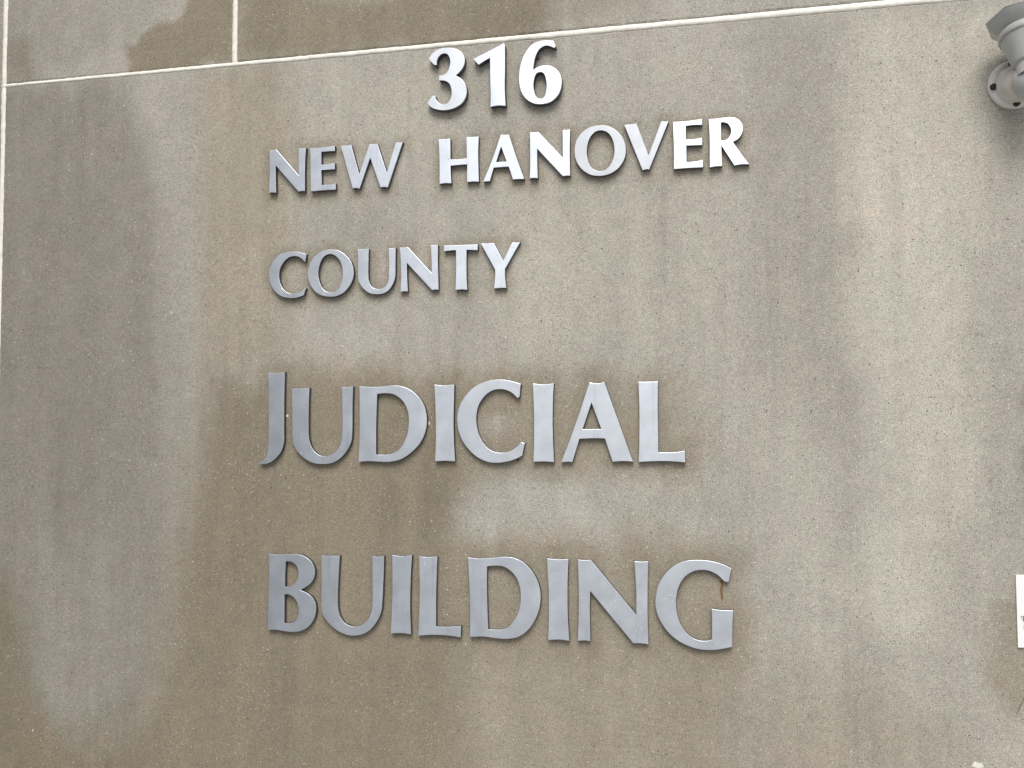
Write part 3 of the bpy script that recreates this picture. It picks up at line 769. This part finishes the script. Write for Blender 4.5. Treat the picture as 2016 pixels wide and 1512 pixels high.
# swivel arm: a bulging elbow that leaves the cover and turns up into the holder
bm = bmesh.new()
ball = Vector((HB.x - 0.002, HB.y + 0.012, HB.z - 0.034))
d = ball.normalized()
ln = ball.length
lathe(bm, [(0.0450, 0.010), (0.0455, 0.016), (0.0435, 0.026), (0.0400, 0.040), (0.0385, ln * 0.62), (0.0385, ln * 0.9)], axis=d, seg=48)
bmesh.ops.recalc_face_normals(bm, faces=bm.faces)
bm_obj('arm_hub', bm, M_COVER, cov, True)
bm = bmesh.new()
prof = [(0.0, -0.044)] + [(0.044 * math.sin(math.pi * k / 14), -0.044 * math.cos(math.pi * k / 14)) for k in range(1, 14)] + [(0.0, 0.044)]
lathe(bm, prof, origin=ball, axis=(0, 0.1, 1), seg=48, scale=(0.94, 1.0))
lathe(bm, [(0.0370, -0.030), (0.0370, 0.002)], origin=HB, axis=(0, 0.21, 1), seg=48)
bmesh.ops.recalc_face_normals(bm, faces=bm.faces)
bm_obj('swivel_arm', bm, M_LAMP, lamp, True)
AX = Vector((0.0, 0.21, 1.0)).normalized()
bm = bmesh.new()
lathe(bm, [(0.0, -0.001), (0.040, -0.001), (0.0425, 0.001), (0.0435, 0.004), (0.062, 0.060), (0.063, 0.063), (0.0, 0.063)], origin=HB, axis=AX, seg=64)
ho = bm_obj('lamp_holder', bm, M_LAMP, lamp, True)
bm = bmesh.new()
lathe(bm, [(0.058, 0.0625), (0.0655, 0.0632), (0.0670, 0.0655), (0.0665, 0.078), (0.0640, 0.081), (0.052, 0.0815)], origin=HB, axis=AX, seg=64)
bm_obj('clamp_ring', bm, M_LAMP, ho, True)
# hood: a flared collar with flattened sides round the reflector
bm = bmesh.new()
q = AX.to_track_quat('Z', 'Y').to_matrix()
def hood_ring(rx, h, n=8):
    return [bm.verts.new(HB + q @ Vector((rx * math.cos(2*math.pi*k/n), rx * math.sin(2*math.pi*k/n), h))) for k in range(n)]
R_ = [hood_ring(0.050, 0.080), hood_ring(0.064, 0.084), hood_ring(0.0905, 0.109), hood_ring(0.0915, 0.1115),
      hood_ring(0.0895, 0.1125), hood_ring(0.062, 0.088), hood_ring(0.048, 0.084)]
for a, b in zip(R_, R_[1:]):
    for k in range(8):
        bm.faces.new((a[k], a[(k+1) % 8], b[(k+1) % 8], b[k]))
bmesh.ops.bevel(bm, geom=[e for e in bm.edges], offset=0.0022, segments=2, affect='EDGES')
bmesh.ops.recalc_face_normals(bm, faces=bm.faces)
bm_obj('hood', bm, M_LAMP, lamp, True)

# ------------------------------------------------------------------ white sign at the right
SX0, SZ0, SZ1 = SIGN = (0.5995, 1.1430, 1.3083)
sign = empty('notice_sign', (SX0, 0, SZ0))
tag(sign, 'small white notice plate with dark serif lettering at the right edge', 'sign')
SW, SH = 0.235, SZ1 - SZ0
rect = [(0, 0), (SW, 0), (SW, SH), (0, SH)]
p = plate('sign_plate', [rect], 0.005, M_SIGN, bevel=0.0003, origin=(0, 0))
p.parent = sign
def glyph(name, polys, ox, oz, h):
    bm = bmesh.new()
    for poly in polys:
        v0 = [bm.verts.new((ox + x*h, -0.0056, oz + z*h)) for x, z in poly]
        v1 = [bm.verts.new((ox + x*h, -0.0049, oz + z*h)) for x, z in poly]
        bm.faces.new(v0)
        bm.faces.new(v1[::-1])
        for k in range(len(poly)):
            k2 = (k+1) % len(poly)
            bm.faces.new((v0[k], v1[k], v1[k2], v0[k2]))
    bmesh.ops.recalc_face_normals(bm, faces=bm.faces)
    return bm_obj(name, bm, M_INK, p, False)
T_ = [[(0.30, 0), (0.62, 0), (0.62, .05), (0.53, .09), (0.53, .93), (0.39, .93), (0.39, .09), (0.30, .05)],
      [(0, 1), (0, .72), (.05, .72), (.13, .93), (.389, .93), (.39, 1)], [(.53, 1), (.531, .93), (.79, .93), (.87, .72), (.92, .72), (.92, 1)], [(.39, .931), (.53, .931), (.53, 1), (.39, 1)]]
def stem(x): return [(x, 0), (x+.34, 0), (x+.34, .05), (x+.25, .09), (x+.25, .91), (x+.34, .95), (x+.34, 1), (x, 1), (x, .95), (x+.09, .91), (x+.09, .09), (x, .05)]
H_ = [stem(1.02), stem(1.62), [(1.271, .47), (1.709, .47), (1.709, .55), (1.271, .55)]]
W_ = [[(0, 1), (.36, 1), (.36, .95), (.27, .92), (.50, .22), (.70, .92), (.61, .95), (.61, 1), (.97, 1), (.97, .95), (.88, .92), (1.10, .24), (1.30, .92), (1.20, .95), (1.20, 1), (1.48, 1), (1.48, .95), (1.39, .91), (1.10, 0), (1.02, 0), (.78, .70), (.50, 0), (.42, 0), (.09, .91), (0, .95)]]
glyph('lettering', T_ + H_, 0.0078, 0.0615, 0.0108)
glyph('lettering', W_, 0.0125, 0.0395, 0.0108)

# ------------------------------------------------------------------ small marks fixed to or left on the wall
ANCH = [('rusty anchor stub inside the curve of the numeral 6', 0.0026), ('dark anchor hole below the upper tip of the numeral 3', 0.0022),
        ('dark anchor stub at the lower right of the numeral 6', 0.0024), ('dark anchor stub under the bottom curve of the numeral 3', 0.0022),
        ('dark anchor stub beside the upper tip of the C of JUDICIAL', 0.0026), ('dark anchor stub under the lower tip of the C of JUDICIAL', 0.0026)]
for (x, z), (lab, r) in zip(ANCHORS, ANCH):
    bm = bmesh.new()
    lathe(bm, [(r*.8, 0.0), (r*.8, 0.002), (r, 0.0024), (r, 0.0038), (r*.75, 0.0046), (r*.3, 0.0048), (0, 0.0035)], axis=(0.1, -1, 0.05), seg=10)
    o = bm_obj('wall_anchor', bm, M_BOLT)
    o.location = (x, 0.0008, z)
    tag(o, lab, 'wall anchor', 'leftover wall anchors')

def flake(name, pts, mat, loc, lab, cat, y=-0.0009):
    bm = bmesh.new()
    top = [bm.verts.new((px, y, pz)) for px, pz in pts]
    bot = [bm.verts.new((px*1.08, 0.0004, pz*1.08)) for px, pz in pts]
    bm.faces.new(top)
    for k in range(len(pts)):
        k2 = (k+1) % len(pts)
        bm.faces.new((top[k], bot[k], bot[k2], top[k2]))
    bmesh.ops.recalc_face_normals(bm, faces=bm.faces)
    o = bm_obj(name, bm, mat)
    o.location = (loc[0], 0, loc[1])
    return tag(o, lab, cat)

rnd = random.Random(4)
def ragged(rx, rz, n=16, j=0.3):
    return [(rx*(1 + rnd.uniform(-j, j))*math.cos(2*math.pi*k/n), rz*(1 + rnd.uniform(-j, j))*math.sin(2*math.pi*k/n)) for k in range(n)]
(m0, m1, m2, m3, m4, m5) = MARKS
flake('paint_splash', ragged(0.0115, 0.0070, 22, 0.28), M_WHITE, m0[:2], 'white paint splash on the stone near the bottom right corner', 'paint splash')
flake('paint_fleck', ragged(0.0035, 0.0040, 9, 0.4), M_WHITE, m1[:2], 'white fleck on the stone between the J and the U of JUDICIAL', 'paint fleck')
flake('paint_fleck', ragged(0.0022, 0.0042, 9, 0.4), M_WHITE, m2[:2], 'white fleck on the stone right of the D of JUDICIAL', 'paint fleck')
flake('paint_fleck', ragged(0.0014, 0.0034, 9, 0.3), M_WHITE, m3[:2], 'white fleck on the stone near the bottom left corner', 'paint fleck')
flake('rust_drip', [(-.0045, .025), (.0048, .025), (.0038, .014), (.0030, .004), (.0022, -.004), (.0032, -.014), (.0018, -.023), (-.0012, -.022), (-.0026, -.012), (-.0048, -.002), (-.0040, .006), (-.0015, .012)],
      M_RUST, m4[:2], 'brown rust drip below the upper tip of the G', 'rust drip', y=-0.0004)
flake('scuff_mark', [(.0125, .028), (.0136, .027), (.0038, .004), (-.0085, -.022), (-.0093, -.022), (-.003, -.004), (.003, .008)],
      M_DARK, m5[:2], 'thin dark slanting scuff below the white sign', 'scuff mark', y=-0.0004)
